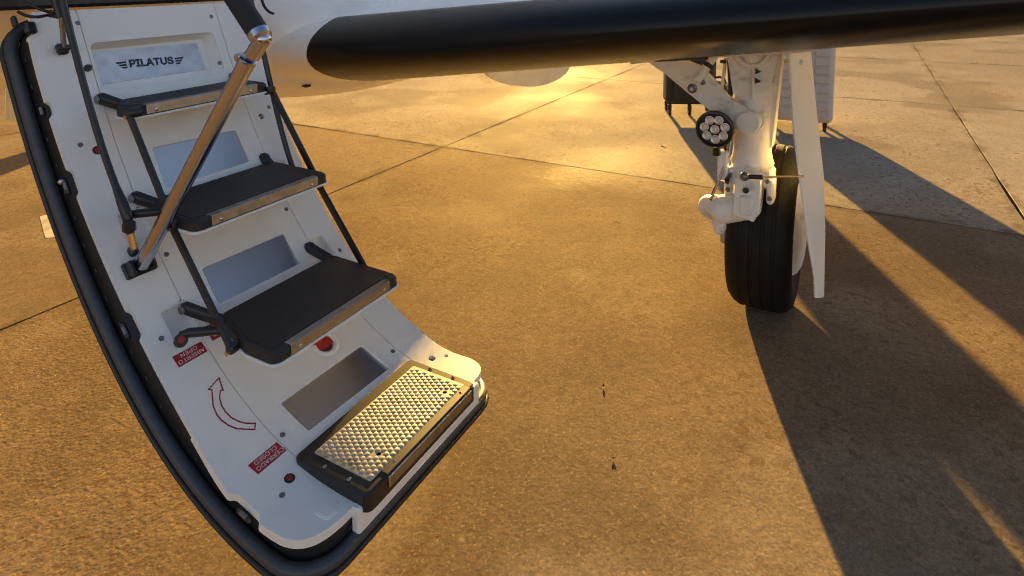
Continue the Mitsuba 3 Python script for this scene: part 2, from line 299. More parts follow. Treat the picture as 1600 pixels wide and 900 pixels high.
def sheet(poly, h0, h1, ds=0.03):
    """a polygon in (s, y) as a curved plate from height h0 to h1 on the door"""
    poly = shapely.geometry.polygon.orient(poly); v, f = [], []; lo, hi = poly.bounds[0], poly.bounds[2]
    cuts = np.arange(math.floor(lo / ds) * ds, hi + ds, ds)
    for a, b in zip(cuts[:-1], cuts[1:]):
        piece = poly.intersection(sbox(a, -9, b, 9))
        for g in getattr(piece, 'geoms', [piece]):
            if g.geom_type != 'Polygon' or g.area < 1e-10: continue
            vv, ff = trimesh.creation.triangulate_polygon(g, engine='earcut'); ff = np.asarray(ff)
            a2 = np.cross(vv[ff[:, 1]] - vv[ff[:, 0]], vv[ff[:, 2]] - vv[ff[:, 0]]); ff = np.where((a2 < 0)[:, None], ff[:, ::-1], ff)
            for h, flip in ((h1, False), (h0, True)):
                k = len(v); v += S(vv[:, 0], vv[:, 1], h).tolist(); f += ((ff[:, ::-1] if flip else ff) + k).tolist()
    for ring in [poly.exterior, *poly.interiors]:
        c = np.array(ring.coords); d = []
        for a, b in zip(c[:-1], c[1:]):
            k = [(q - a[0]) / (b[0] - a[0]) for q in cuts if min(a[0], b[0]) < q < max(a[0], b[0])] if abs(b[0] - a[0]) > 1e-9 else []
            d += [a + (b - a) * t for t in [0, *sorted(k)]]
        d = np.array(d); n = len(d); k = len(v); v += S(d[:, 0], d[:, 1], h0).tolist() + S(d[:, 0], d[:, 1], h1).tolist()
        for j in range(n):
            m = (j + 1) % n; f += [[k + j, k + m, k + n + m], [k + j, k + n + m, k + n + j]]
    m = trimesh.Trimesh(v, f, process=False); m.merge_vertices(digits_vertex=6)
    if m.volume < 0: m.invert()
    return m
def rr(s0, y0, s1, y1, r): return sbox(s0 + r, y0 + r, s1 - r, y1 - r).buffer(r, quad_segs=6)
D = 'airplane__airstair_door'
pocket_a = rr(0.124, 0.727, 0.236, 1.026, 0.014)
hinge_pockets = [rr(0.716, 0.672, 0.788, 0.728, 0.006), rr(0.716, 1.043, 0.788, 1.098, 0.006), rr(0.50, 0.672, 0.576, 0.728, 0.006), rr(0.50, 1.043, 0.576, 1.098, 0.006)]
plates = [Polygon([(.3815, .788), (.388, .999), (.476, 1.004), (.480, .786)]), Polygon([(.672, .785), (.676, 1.0025), (.7595, 1.003), (.7575, .782)]), Polygon([(1.001, .771), (1.004, .998), (1.090, 1.001), (1.0835, .7715)])]
plates = [p.buffer(-0.006).buffer(0.006, quad_segs=5) for p in plates]
ring_c = Point(0.951, 0.931)
outer = rr(0.055, 0.6165, 1.257, 1.147, 0.070)
holes = shapely.union_all([pocket_a, *hinge_pockets, *plates, ring_c.buffer(0.021)])
put(D, sheet(outer.difference(holes), -0.056, -0.010), 'm_flange', 30, label='open curved airstair door, dark edge with white inner panels and folding steps')
skin = rr(0.05, 0.605, 1.272, 1.158, 0.065)
put(D + '__outer_skin', sheet(skin, -0.078, -0.0565), 'm_paint', 30)
edge_pts = np.array(rr(0.05, 0.6035, 1.266, 1.1555, 0.072).exterior.segmentize(0.02).coords)[:-1]
put(D + '__seal', tube(S(edge_pts[:, 0], edge_pts[:, 1], -0.0545), 0.0122, 12, True), 'm_rubber', True, label='thick blue-black rubber seal round the edge of the airstair door')
edge2 = np.array(rr(0.047, 0.5935, 1.275, 1.1645, 0.080).exterior.segmentize(0.02).coords)[:-1]
put(D + '__seal_lip', tube(S(edge2[:, 0], edge2[:, 1], -0.0680), 0.0062, 8, True), 'm_black', True)
notches = [LineString([(.252, .612), (.258, .612)]).buffer(.014), LineString([(.395, .615), (.428, .615)]).buffer(.012), LineString([(.70, .618), (.735, .618)]).buffer(.013), LineString([(1.095, .598), (1.140, .598)]).buffer(.014), sbox(.0, .55, .094, .632)]
near_edge = chaikin([(.046, .632), (.094, .617), (.30, .617), (.53, .622), (.80, .6245), (.95, .618), (1.04, .606), (1.09, .601), (1.19, .602), (1.222, .609), (1.243, .624), (1.256, .647), (1.261, .68)])
left = Polygon(near_edge + [(1.263, .7190), (.046, .7190)]).difference(shapely.union_all(notches)).difference(hinge_pockets[0]).difference(hinge_pockets[2])
left = left.buffer(-.008, quad_segs=6).buffer(.014, quad_segs=6).buffer(-.006, quad_segs=6).difference(sbox(0, .7190, 2, 2)).difference(hinge_pockets[0]).difference(hinge_pockets[2])
put(D + '__side_panel', sheet(left, -0.016, 0.0), 'm_liner', 28)
far_edge = [(.046, 1.0525), (1.263, 1.0525)] + chaikin([(1.263, 1.06), (1.262, 1.100), (1.255, 1.122), (1.238, 1.137), (1.21, 1.1435), (1.16, 1.1335), (1.12, 1.1335), (1.07, 1.140), (.95, 1.1445), (.5, 1.1445)]) + [(.046, 1.1445)]
right = Polygon(far_edge).difference(shapely.union_all([hinge_pockets[1], hinge_pockets[3], Point(.3694, 1.0847).buffer(.0085), Point(1.1411, 1.0879).buffer(.0085), Point(1.161, 1.1163).buffer(.0048)]))
put(D + '__side_panel', sheet(right, -0.016, 0.0), 'm_liner', 28)
centre = rr(.046, .7205, 1.262, 1.0508, .002).difference(shapely.union_all([pocket_a, *hinge_pockets, *plates, ring_c.buffer(.021)]))
put(D + '__centre_panel', sheet(centre, -0.014, 0.0), 'm_liner', 28)
def tilted(m, p, drop):
    # the flat plate lies a few millimetres deeper at its lower edge
    k = m.copy(); lo, hi = p.bounds[0], p.bounds[2]; nn = Sframe((lo + hi) / 2)[2]; tt = Sframe((lo + hi) / 2)[0]; u = (k.vertices - S(lo, 0)) @ tt
    k.vertices = k.vertices - nn * (np.clip(u / (hi - lo), 0, 1) * drop)[:, None]; return k
for p, drop in zip(plates, (.000, .005, .003)):
    put(D + '__kick_plate', tilted(sheet(p.buffer(-.0004), -0.0085, -0.0035), p, drop), 'm_steel', 30, label='polished metal kick plate set into the white stair panel')
# pockets: white liners with a floor
def liner(key, poly, depth, material='m_liner'):
    put(D + '__' + key, [sheet(poly.buffer(-.0003).difference(poly.buffer(-.003)), -depth, -0.002), sheet(poly.buffer(.002), -depth - .004, -depth)], material, 28)
for hp in hinge_pockets: liner('hinge_pocket', hp, 0.022)
put(D + '__logo_pocket', [sheet(pocket_a.buffer(.001), -.034, -.030)], 'm_liner', 28)
def taper_ring(po, pi, ho, hi):
    a = np.array(po.exterior.segmentize(.01).coords)[:-1]; n = len(a); ca = np.array(po.centroid.coords[0]); b = []
    for q in a: b.append(np.array(pi.exterior.interpolate(pi.exterior.project(Point(q))).coords[0]))
    b = np.array(b); v = np.vstack([S(a[:, 0], a[:, 1], ho), S(b[:, 0], b[:, 1], hi)]); f = []
    for j in range(n):
        k = (j + 1) % n; f += [[j, k, n + k], [j, n + k, n + j]]
    m = trimesh.Trimesh(v, f, process=False)
    if np.dot(m.face_normals.sum(0), Sframe(.18)[2]) < 0: m.invert()
    return m
plate_a = Polygon([(.1375, .738), (.1415, .990), (.2135, .9945), (.2125, .736)]).buffer(-.003).buffer(.003)
put(D + '__logo_pocket__bevel', taper_ring(pocket_a.buffer(-.0005), rr(.132, .733, .230, 1.012, .008), -0.0015, -0.0295), 'm_liner', 28)
put(D + '__name_plate', sheet(plate_a, -.0296, -.0275), 'm_brushed', 30, label='brushed metal plate with a dark winged name in the top recess')
# lettering in (s, y): origin, reading direction and up direction on the door
def lettering(text, s0, y0, ds, dy, height, h, bold=True, width=None, fit=None):
    """text laid on the door: (ds, dy) is the reading direction, up is that turned by +90 degrees in (y, -s)"""
    t = meshkit.text_mesh(text, height, 0.0006, bold); v = t.vertices; x0, x1 = v[:, 0].min(), v[:, 0].max()
    k = width / (x1 - x0) if width else 1.0
    a = (v[:, 0] - x0) * k; b = v[:, 1]
    rd = unit((ds, dy)); ud = V(-rd[1], rd[0])
    t = t.copy(); t.vertices = S(s0 + rd[0] * a + ud[0] * b, y0 + rd[1] * a + ud[1] * b, h + v[:, 2])
    if t.volume < 0: t.invert()
    return t
parts = [lettering('PILATUS', .1822 + e, .8125 + o, .0055, .110, .0165, -.0273 + .00008 * i, True, .104) for i, (e, o) in enumerate(((0, 0), (0, .0011), (.0007, .0005), (-.0006, .0008)))]
for sgn, (yc, sc) in ((-1, (.8085, .1820)), (1, (.9205, .1885))):
    for k in range(3):
        o = .0062 * k; L = .024 - .0055 * k; ya = yc + sgn * .002; yb = yc + sgn * (.002 + L)
        bar = Polygon([(sc - .0145 + o, ya), (sc - .0145 + o + .0042, ya), (sc - .0145 + o + .0042, yb - sgn * .004), (sc - .0145 + o, yb)])
        parts.append(sheet(shapely.geometry.polygon.orient(bar.buffer(0)), -.0273, -.0267))
put(D + '__name_plate__lettering', parts, 'm_navy', False)
def placard(poly, lines, label):
    k = put(D + '__placard', sheet(poly, 0.0002, 0.0009), 'm_label', False, label=label)
    put(k + '__lettering', [lettering(*a) for a in lines], 'm_letter', False)
placard(Polygon([(.8076, .6555), (.8087, .7146), (.8319, .7158), (.8318, .6566)]), [('ABIERTO', .8215, .7130, 0, -1, .0072, .0010, False, .0535), ('OPEN', .8108, .7020, 0, -1, .0072, .0010, False, .033)], 'red placard reading ABIERTO OPEN upside down')
placard(Polygon([(1.0605, .6531), (1.0598, .7154), (1.0852, .7171), (1.0861, .6548)]), [('CERRADO', 1.0745, .7150, 0, -1, .0078, .0010, False, .057), ('CLOSED', 1.0630, .7090, 0, -1, .0078, .0010, False, .047)], 'red placard reading CERRADO CLOSED upside down')
placard(Polygon([(.786, .7345), (.786, .805), (.819, .805), (.819, .7345)]), [('T', .7915, .7555, 0, -1, .021, .0010, True, .0145)], 'red placard with a letter T, half hidden under the third step')
aout = [(.888, .709), (.8968, .6785), (.9019, .6835), (.9292, .6695), (.947, .6660), (.961, .6665), (.978, .6712), (.9924, .6789), (1.0154, .7024)]
ain = [(1.0045, .7119), (.992, .698), (.9806, .6904), (.967, .685), (.951, .683), (.937, .6845), (.924, .6888), (.9131, .697), (.9165, .7017)]
arrow = Polygon(aout + ain)
put(D + '__arrow', sheet(arrow.difference(arrow.buffer(-.0022)), .0002, .0009), 'm_redline', False, label='curved dark red outline arrow printed on the near side panel')
# screws, holes, a moulded bump
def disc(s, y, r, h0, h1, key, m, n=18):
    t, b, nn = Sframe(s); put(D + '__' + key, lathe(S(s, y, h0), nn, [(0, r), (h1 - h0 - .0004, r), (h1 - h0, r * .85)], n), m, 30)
for s, y in ((.0763, .7158), (.0825, 1.0336), (.2085, 1.018), (.34, .6534), (.6149, .7319), (.7659, .6543), (.6226, 1.0396), (.7763, 1.118), (1.0634, 1.0398), (1.0556, .7325), (1.1466, .6559), (.3499, 1.1163)):
    disc(s, y, .0052, -.001, .0012, 'screw', 'm_screw')
disc(.359, .6805, .0092, -.001, .0016, 'painted_hole', 'm_black'); disc(.359, .6805, .0062, .0012, .0030, 'painted_hole', 'm_redline')  # raised black and red discs stand in for dark holes
disc(1.1316, .6847, .0095, -.001, .0014, 'painted_hole', 'm_black'); disc(1.1316, .6847, .0052, .0010, .0024, 'painted_hole', 'm_redline')
disc(.3694, 1.0847, .0035, -.014, -.006, 'screw', 'm_brass')
bump = rr(1.214, .663, 1.247, .690, .008)
put(D + '__moulded_pad', [sheet(bump, -.001, .0016), sheet(bump.buffer(-.003), .0014, .0028)], 'm_liner', 60)
# red release handle in its dished ring
t, b, nn = Sframe(.951); c0 = S(.951, .931)
put(D + '__release_handle', [prism(Point(0, 0).buffer(.018).intersection(sbox(-.02, -.02, .009, .02)).buffer(.0008), -.012, -.001, c0, t, b), cbox(c0 + t * -.014 + b * -.014, (.012, .030, .008), .003, [t, b, nn])], 'm_red', 35, label='red release handle in a round dish below the third step')
prof = [(-.040, .0205), (-.002, .0205), (.0012, .0225), (.0026, .026), (.0022, .030), (-.001, .0335)]
a = np.arange(40) * 2 * np.pi / 40
put(D + '__handle_dish', [rings([c0 + nn * h + r * (np.cos(a)[:, None] * t + np.sin(a)[:, None] * b) for h, r in prof], caps=False)], 'm_liner', 40)
put(D + '__handle_dish__floor', lathe(c0 - nn * .044, nn, [(0, .023), (.006, .023)], 30), 'm_liner', 30)
# dark flange: bolts, latch rollers
for k, s in enumerate(np.arange(.14, 1.19, .056)):
    put(D + '__flange_bolt', cbox(S(s, .6155, -.030 - .005 * (k % 2)), (.010, .0035, .005), .001, [Sframe(s)[0], V(0, 1, 0), Sframe(s)[2]]), 'm_black', False)
for s in (.252, .412, .717, 1.117):
    tt, bb, ne = Sframe(s)
    put(D + '__latch_fitting', cbox(S(s, .6145 if s < 1 else .606, -.019), (.036 if s > .3 else .020, .010, .010), .004, [tt, bb, ne]), 'm_black', 30)
    put(D + '__latch_fitting__roller', cyl(S(s - .008, .611 if s < 1 else .603, -.015), S(s + .008, .611 if s < 1 else .603, -.015), .0035, 12), 'm_screw', 30)
put(D + '__latch_pin', lathe(S(.40, .6105, -.020), V(0, -1, 0), [(0, .006), (.004, .006), (.007, .003)], 14), 'm_chrome', 30)
for yv in np.arange(.70, 1.10, .056):
    tt, bb, ne = Sframe(1.26)
    put(D + '__flange_bolt', cbox(S(1.2585, yv, -.036), (.004, .012, .005), .001, [tt, bb, ne]), 'm_black', False)

# the bottom step: black frame, dimpled plate, metal front edge, slotted white riser
def slabbox(x0, x1, y0, y1, z0, z1, r=.012, bev=.004):
    c = m3.CrossSection([[(x0 + r, y0 + r), (x1 - r, y0 + r), (x1 - r, y1 - r), (x0 + r, y1 - r)]]).offset(r, m3.JoinType.Round, 2, 24)
    ci = c.offset(-bev, m3.JoinType.Round, 2, 24)
    return unman(m3.Manifold.batch_hull([c.extrude(z1 - z0 - bev).translate([0, 0, z0]), ci.extrude(z1 - z0).translate([0, 0, z0])]))
drains = m3.Manifold()
for x, y in ((-.735, .79), (-.728, .985)): drains = drains + m3.Manifold.cylinder(.05, .0048, .0048, 18).translate([x, y, .232])
put(D + '__bottom_step', unman(man(slabbox(-.870, -.690, .712, 1.046, .222, .2575, .014, .004)) - drains), 'm_black', 25, label='bottom step with a black frame and a dimpled metal plate')
put(D + '__bottom_step__grip_plate', unman(man(slabbox(-.842, -.706, .736, 1.026, .2570, .2598, .004, .001)) - drains), 'm_grip', 25, label='dimpled metal grip plate, partly in sunlight')
bumps = []
for i in range(13):
    for j in range(24):
        x, y = -.837 + .126 * (i + .25) / 12.4, .744 + .272 * (j + (.5 if i % 2 else 0)) / 23.5
        if y < 1.020 and min(math.hypot(x + .735, y - .79), math.hypot(x + .728, y - .985)) > .0098: bumps.append(lathe((x, y, .2597), V(0, 0, 1), [(0, .0055), (.0005, .0051), (.0010, .0038), (.0013, .0014)], 9))
put(D + '__bottom_step__grip_bumps', bumps, 'm_grip', True, kind='stuff')
put(D + '__bottom_step__nosing', cbox((-.6885, .893, .2440), (.005, .262, .022), .002), 'm_nosing', False)
put(D + '__bottom_step__nosing', cbox((-.6985, .893, .2583), (.018, .262, .0022), .0008), 'm_sill', False)
for x, y in ((-.80, .722), (-.742, .722), (-.803, 1.034), (-.742, 1.034), (-.699, .79), (-.699, 1.0)):
    put(D + '__bottom_step__bolt', lathe((x, y, .2572), V(0, 0, 1), [(0, .0042), (.0018, .0040), (.0026, .0026)], 12), 'm_chrome', 30)
riser = slabbox(-.722, -.703, .702, 1.080, .188, .232, .006, .003)
slots = [man(cbox((-.703, y, .209), (.02, .032, .006), .002)) for y in (.76, .83, .93, 1.0)]
riser_m = man(riser)
for q in slots: riser_m = riser_m - q
put(D + '__front_riser', unman(riser_m), 'm_liner', 25)

# the three folding steps: narrower at the hinge on the near side
def slabpoly(pts, z0, z1, r, bev):
    c = m3.CrossSection([pts]).offset(-r, m3.JoinType.Miter, 2, 24).offset(r, m3.JoinType.Round, 2, 24); ci = c.offset(-bev, m3.JoinType.Round, 2, 24)
    return unman(m3.Manifold.batch_hull([c.extrude(z1 - z0 - bev).translate([0, 0, z0]), ci.extrude(z1 - z0).translate([0, 0, z0])]))
def stepshape(xb, xf, g): return [(xb - g, .742 - g), (xb + .62 * (xf - xb), .703 - g), (xf + g, .703 - g), (xf + g, 1.048 + g), (xb - g, 1.054 + g)]
def step(z, xb, xf, tilt=0.0):
    k = put(D + '__step', slabpoly(stepshape(xb, xf, 0), z - .021, z, .018, .005), 'm_tread', 25)
    put(k + '__nosing', [slabbox(xf - .008, xf + .0025, .738, 1.012, z - .0185, z + .0018, .0012, .001), slabbox(xf - .016, xf - .004, .738, 1.012, z - .0008, z + .0016, .001, .0006)], 'm_nosing', 25, label='bright metal strip along the front edge of the step')
    for y in (.758, .992): put(k + '__bolt', lathe((xf + .0025, y, z - .012), V(1, 0, 0), [(0, .0045), (.0015, .0043), (.0024, .0026)], 12), 'm_chrome', 30)
    put(k + '__underside', slabpoly(stepshape(xb, xf, .0035), z - .0250, z - .0212, .019, .0015), 'm_liner', 25)
    put(k + '__catch', cbox((xf - .03, .90, z - .031), (.03, .07, .014), .005), 'm_liner', 30)
    put(k + '__tread_mat', slabpoly(stepshape(xb, xf - .008, -.011), z - .0005, z + .0014, .008, .0006), 'm_tread', 25)
    return k
STEPS = [(0.860, -1.412, -1.297), (0.656, -1.305, -1.102), (0.450, -1.106, -0.893)]
for z, xb, xf in STEPS:
    k = step(z, xb, xf)
    s0 = float(l_[np.argmin(np.abs(q_[:, 1] - (z + .004)))])
    for y, sg in ((.716, -1), (1.038, 1)):
        p0 = S(s0, y, .008); p1 = V(xb + .016, y + (.026 if y < .9 else 0), z - .010)
        put(k + '__hinge_arm', hull(np.vstack([cyl(p0 - V(0, .007, 0), p0 + V(0, .007, 0), .0125, 14).vertices, cyl(p1 - V(0, .006, 0), p1 + V(0, .006, 0), .012, 14).vertices])), 'm_black', 30)
        put(k + '__hinge_bolt', lathe(p0 + V(0, -.008 if y < .9 else .008, 0), V(0, -1 if y < .9 else 1, 0), [(0, .0085), (.004, .0085), (.0055, .006)], 12), 'm_screw', 30)
# parallel link bars down both sides of the steps
for y, pts in ((.700, [(-1.283, .858), (-1.163, .648), (-1.006, .438)]), (1.053, [(-1.298, .846), (-1.165, .648), (-1.010, .442)])):
    sg = -1 if y < .9 else 1
    for (xa, za), (xb_, zb) in zip(pts[:-1], pts[1:]):
        a, b = V(xa, y + sg * .004, za - .010), V(xb_, y + sg * .004, zb - .002); d = unit(b - a); n = V(-d[2], 0, d[0])
        put(D + '__link_bar', hull([p + n * u + V(0, w, 0) for p in (a, b) for u in (-.0065, .0065) for w in (-.004, .004)]), 'm_black', False)
    for x, z in pts:
        put(D + '__link_pivot', lathe((x, y - sg * .016, z - .006), V(0, sg, 0), [(0, .0105), (.022, .0105), (.025, .008)], 18), 'm_black', 30)
        put(D + '__link_pivot__pin', lathe((x - .004, y + sg * .006, z - .013), V(0, sg, 0), [(0, .0045), (.006, .0045)], 12), 'm_brass', 30)
# stop levers at the near side of the second and third steps
put(D + '__stop_lever', tube([V(-1.247, .655, .660), V(-1.232, .668, .662), V(-1.205, .704, .660)], .0085, 12), 'm_black', True)
put(D + '__stop_lever', tube([V(-1.108, .664, .445), V(-1.098, .674, .449), V(-1.05, .706, .452)], .0088, 12), 'm_black', True)
put(D + '__stop_lever__pad', lathe(V(-1.108, .664, .436), unit(V(.75, -.35, .55)), [(-.012, .009), (-.006, .0125), (.010, .0125), (.014, .010)], 18), 'm_black', 30)
put(D + '__stop_lever__pad_tip', lathe(V(-1.108, .664, .436) + unit(V(.75, -.35, .55)) * .0135, unit(V(.75, -.35, .55)), [(0, .0072), (.0022, .0060)], 14), 'm_redline', 30)
# handrail: bracket, chrome tube, knuckle, foam grip
b0 = S(.618, .674, 0); tt, bb, ne = Sframe(.618)
put(D + '__handrail_foot', [cbox(b0 + ne * .003, (.034, .062, .008), .003, [tt, bb, ne]), cbox(b0 + ne * .012 - bb * .022, (.030, .010, .024), .003, [tt, bb, ne]), cbox(b0 + ne * .010 + bb * .022, (.026, .008, .018), .003, [tt, bb, ne])], 'm_black', 30)
R0, R1 = b0 + ne * .012, V(-.912, .692, .975)
dR = unit(R1 - R0)
put(D + '__handrail', [cyl(R0, R1, .0145, 32, .002), lathe(R1 - dR * .006, dR, [(0, .0150), (.014, .0155), (.018, .0145), (.020, .011)], 32)], 'm_chrome', 35, label='polished chrome handrail tube leaning across the steps')
K0, K1 = V(-.897, .692, .988), V(-.871, .696, 1.019)
put(D + '__handrail__knuckle', [cyl(K0, K1, .0135, 28, .003), hull(np.vstack([trimesh.creation.icosphere(2, .0138).vertices + K1])), cyl(R1 + V(-.008, -.012, .012), R1 + V(-.008, .012, .012), .008, 20)], 'm_chrome', 35)
G0, G1 = V(-.880, .696, 1.032), V(-1.16, .70, 1.33); dG = unit(G1 - G0)
put(D + '__handrail__collar', lathe(K1, dG, [(-.002, .012), (.004, .0185), (.016, .0190), (.018, .017)], 28), 'm_chrome', 35)
put(D + '__handrail__grip', lathe(K1 + dG * .016, dG, [(0, .0165), (.003, .0185), (.38, .0185), (.384, .012)], 28), 'm_foam', 35, label='black foam hand grip on the chrome rail')
# door stays with brass ends and their feet
stay = smooth_path([V(-1.47, .640, 1.29), V(-1.40, .643, 1.11), V(-1.376, .645, 1.02), V(-1.309, .645, .831), V(-1.245, .645, .705), V(-1.222, .645, .655)], 26)
put(D + '__door_stay', tube(stay, np.interp(np.arange(26), [0, 14, 19, 21, 23, 25], [.0075, .0065, .0065, .0095, .0095, .0085]), 12), 'm_black', True)
put(D + '__door_stay__end', [cyl(stay[-1], V(-1.216, .650, .600), .0062, 14)], 'm_brass', 35, label='brass end fitting of the near door stay')
f0 = S(.584, .672, 0); put(D + '__door_stay__foot', [cbox(f0 + Sframe(.584)[2] * .008, (.022, .016, .020), .005, list(Sframe(.584)))], 'm_black', 30)
put(D + '__door_stay__block', cbox((-1.219, .645, .646), (.022, .022, .026), .006), 'm_black', 30)
stay = [V(-1.50, 1.088, 1.30), V(-1.402, 1.090, 1.064), V(-1.329, 1.090, .790), V(-1.285, 1.090, .655), V(-1.268, 1.092, .60)]
put(D + '__door_stay', tube(smooth_path(stay, 20), .0068, 12), 'm_black', True)
g0 = S(.133, .6695, 0); tt, bb, ne = Sframe(.133)
gs = [g0 + ne * .016, V(-1.415, .640, 1.07), V(-1.45, .630, 1.25)]
put(D + '__gas_spring', tube([g0 + ne * .014, V(-1.420, .6525, 1.055)], .0052, 14), 'm_nosing', True)
put(D + '__gas_spring__sleeve', tube([V(-1.4225, .652, 1.045), V(-1.47, .637, 1.25)], .0085, 14), 'm_black', True)
put(D + '__gas_spring__foot', [cbox(g0 + ne * .006, (.024, .022, .014), .004, [tt, bb, ne]), cyl(g0 + ne * .014 - bb * .014, g0 + ne * .014 + bb * .012, .006, 14)], 'm_black', 30)
disc(.180, .7085, .0075, -.001, .008, 'stay_clip', 'm_black')
for y0, pts in ((0, [(-1.52, .585, 1.115), (-1.47, .60, 1.085), (-1.44, .628, 1.062), (-1.455, .650, 1.058)]), (0, [(-1.50, .628, 1.13), (-1.468, .648, 1.10), (-1.438, .652, 1.070)]), (0, [(-1.47, .598, 1.060), (-1.46, .62, 1.048), (-1.458, .650, 1.052)])):
    put(D + '__cable', tube(smooth_path([V(*p) for p in pts], 14), .0032, 8), 'm_black', True)
put(D + '__cable_clip', cbox(S(.082, .624, .004), (.026, .020, .016), .004, list(Sframe(.082))), 'm_black', 30)
put(D + '__corner_fitting', cbox(S(.062, .606, -.010), (.026, .010, .014), .004, list(Sframe(.062))), 'm_black', 30)
put(D + '__cable_end', lathe(V(-1.458, .646, 1.052), V(.3, .9, -.1), [(0, .006), (.012, .008), (.018, .006)], 12), 'm_black', 30)
# sill under the cabin door
put('airplane__door_sill', [cbox((-1.63, .885, 1.085), (.20, .62, .05), .008), cbox((-1.526, .885, 1.108), (.03, .56, .03), .006)], 'm_sill', 30, label='dark door sill above the airstair')
put('airplane__door_sill__strip', cbox((-1.5095, .93, 1.1145), (.003, .40, .004), .001), 'm_nosing', False)

# ------------------------------------------------------------------ main landing gear
def gear(mir=False):
    fx = (lambda m: mirror(m, AX)) if mir else (lambda m: m)
    cat_ = trimesh.util.concatenate
    def P(key, m, b, smooth=32, label=None): return put(key, fx(cat_(m) if isinstance(m, list) else m), b, smooth, None if mir else label)
    G = numbered('airplane__landing_gear')
    sx, sy = -.283, 1.985
    P(G, [lathe((sx, sy, .535), V(0, 0, 1), [(0, .060), (.012, .064), (.024, .059), (.05, .0550), (.40, .0550), (.46, .056)], 40),
          cbox((sx + .002, sy - .01, .508), (.128, .10, .052), .010), cbox((-.339, sy - .035, .476), (.026, .07, .062), .006), cbox((-.221, sy - .035, .476), (.020, .07, .072), .006)], 'm_gear', 35, 'white landing gear leg with its trailing arm')
    # trunnion: ribbed head with a ring under the wing
    bore = man(cyl((-.285, sy - .09, .892), (-.285, sy + .03, .892), .043, 28, .0005))
    web = unman(man(hull([(x, y, z) for y in (sy - .055, sy + .05) for x, z in ((-.362, .92), (-.205, .92), (-.335, .765), (-.30, .745), (-.235, .78))])) - bore)
    P(G + '__trunnion', [web, unman(man(hull([(sx + .045 + u, y, z) for y in (sy - .02, sy + .06) for u, z in ((-.02, .93), (.035, .93), (-.02, .60), (.012, .60))])) - bore)], 'm_gear', 25)
    ring_c = V(-.285, sy - .058, .892); a = np.linspace(0, 2 * np.pi, 28, endpoint=False)
    P(G + '__trunnion_ring', [tube([ring_c + V(.048 * math.cos(t), 0, .044 * math.sin(t)) for t in a], .008, 10, True), cbox((-.278, sy - .060, .80), (.008, .012, .10), .002)], 'm_gear', 40)
    for z in (.833, .805): P(G + '__painted_opening', hull([(-.272, sy - .0625, z - .008), (-.272, sy - .0625, z + .008), (-.256, sy - .0625, z), (-.272, sy - .054, z - .008), (-.272, sy - .054, z + .008), (-.256, sy - .054, z)]), 'm_black', False)  # solid black wedges painted in for the shade of triangular openings
    # side brace
    brace = Polygon([(-.66, .93), (-.605, .858), (-.53, .812), (-.462, .760), (-.40, .715), (-.318, .663), (-.292, .656), (-.268, .664), (-.259, .686), (-.268, .708), (-.30, .728), (-.345, .758), (-.395, .812), (-.43, .842), (-.50, .868), (-.56, .93)]).buffer(-.006).buffer(.006)
    P(G + '__side_brace', prism(brace, -.026, .004, V(0, sy - .085, 0), V(1, 0, 0), V(0, 0, 1)), 'm_gear', 25)
    P(G + '__side_brace__boss', [lathe((-.284, sy - .056, .686), V(0, -1, 0), [(0, .034), (.044, .034), (.048, .031), (.049, .022)], 32), cyl((-.284, sy - .05, .686), (-.284, sy + .01, .686), .042, 28, .004)], 'm_gear', 35)
    P(G + '__side_brace__rib', hull([(-.60 + u, sy - .094 - w, .868 + v) for u, v in ((0, 0), (.06, .02), (.10, .0), (.07, -.045)) for w in (0, .012)]), 'm_gear', 25)
    P(G + '__side_brace__bushing', [lathe((-.446, sy - .086, .774), V(0, -1, 0), [(0, .0145), (.010, .0145), (.012, .011), (.0125, .008), (.006, .007)], 24)], 'm_screw', 30)
    P(G + '__side_brace__bushing', [lathe((-.446, sy - .098, .774), V(0, -1, 0), [(0, .007), (.006, .006)], 16)], 'm_nosing', 30)
    for x, z in ((-.430, .808), (-.416, .795)): P(G + '__side_brace__bolt', lathe((x, sy - .088, z), V(0, -1, 0), [(0, .008), (.008, .008), (.010, .005)], 14), 'm_screw', 30)
    P(G + '__actuator', [tube([(-.432, sy - .10, .800), (-.405, sy - .09, .842)], .0135, 16), tube([(-.405, sy - .09, .842), (-.37, sy - .075, .90)], .0115, 16)], 'm_gear', 35)
    P(G + '__actuator__collar', cyl((-.404, sy - .0905, .842), (-.398, sy - .087, .853), .0155, 18), 'm_black', 30)
    P(G + '__hydraulic_line', tube(smooth_path([(-.352, sy + .02, .93), (-.356, sy + .01, .83), (-.352, sy + .01, .76), (-.362, sy, .72), (-.350, sy + .01, .68)], 16), .009, 10), 'm_black', True)
    P(G + '__hydraulic_line', tube(smooth_path([(-.368, sy, .86), (-.372, sy - .01, .80), (-.378, sy - .02, .72)], 12), .0055, 10), 'm_gear', True)
    for z in (.85, .73): P(G + '__line_clip', cyl((-.374, sy - .01, z - .005), (-.374, sy - .01, z + .005), .009, 12), 'm_black', 30)
    P(G + '__hydraulic_line', tube(smooth_path([(-.335, sy - .01, .66), (-.348, sy - .03, .60), (-.352, sy - .03, .56), (-.345, sy - .045, .535)], 14), .006, 10), 'm_brass', True)
    P(G + '__hydraulic_line', tube(smooth_path([(-.345, sy - .06, .62), (-.352, sy - .04, .58), (-.350, sy - .02, .54), (-.38, sy - .05, .46), (-.375, sy - .06, .43)], 18), .0045, 10), 'm_black', True)
    # landing light
    lc = V(-.365, 1.835, .671); ld = unit(V(.06, -1, .02))
    L = P(G + '__landing_light', lathe(lc - ld * .045, ld, [(0, .030), (.010, .046), (.040, .0535), (.052, .0545), (.056, .052), (.057, .0475), (.046, .0455), (.044, .004)], 40), 'm_black', 35, 'round landing light with seven lamps beside the gear leg')
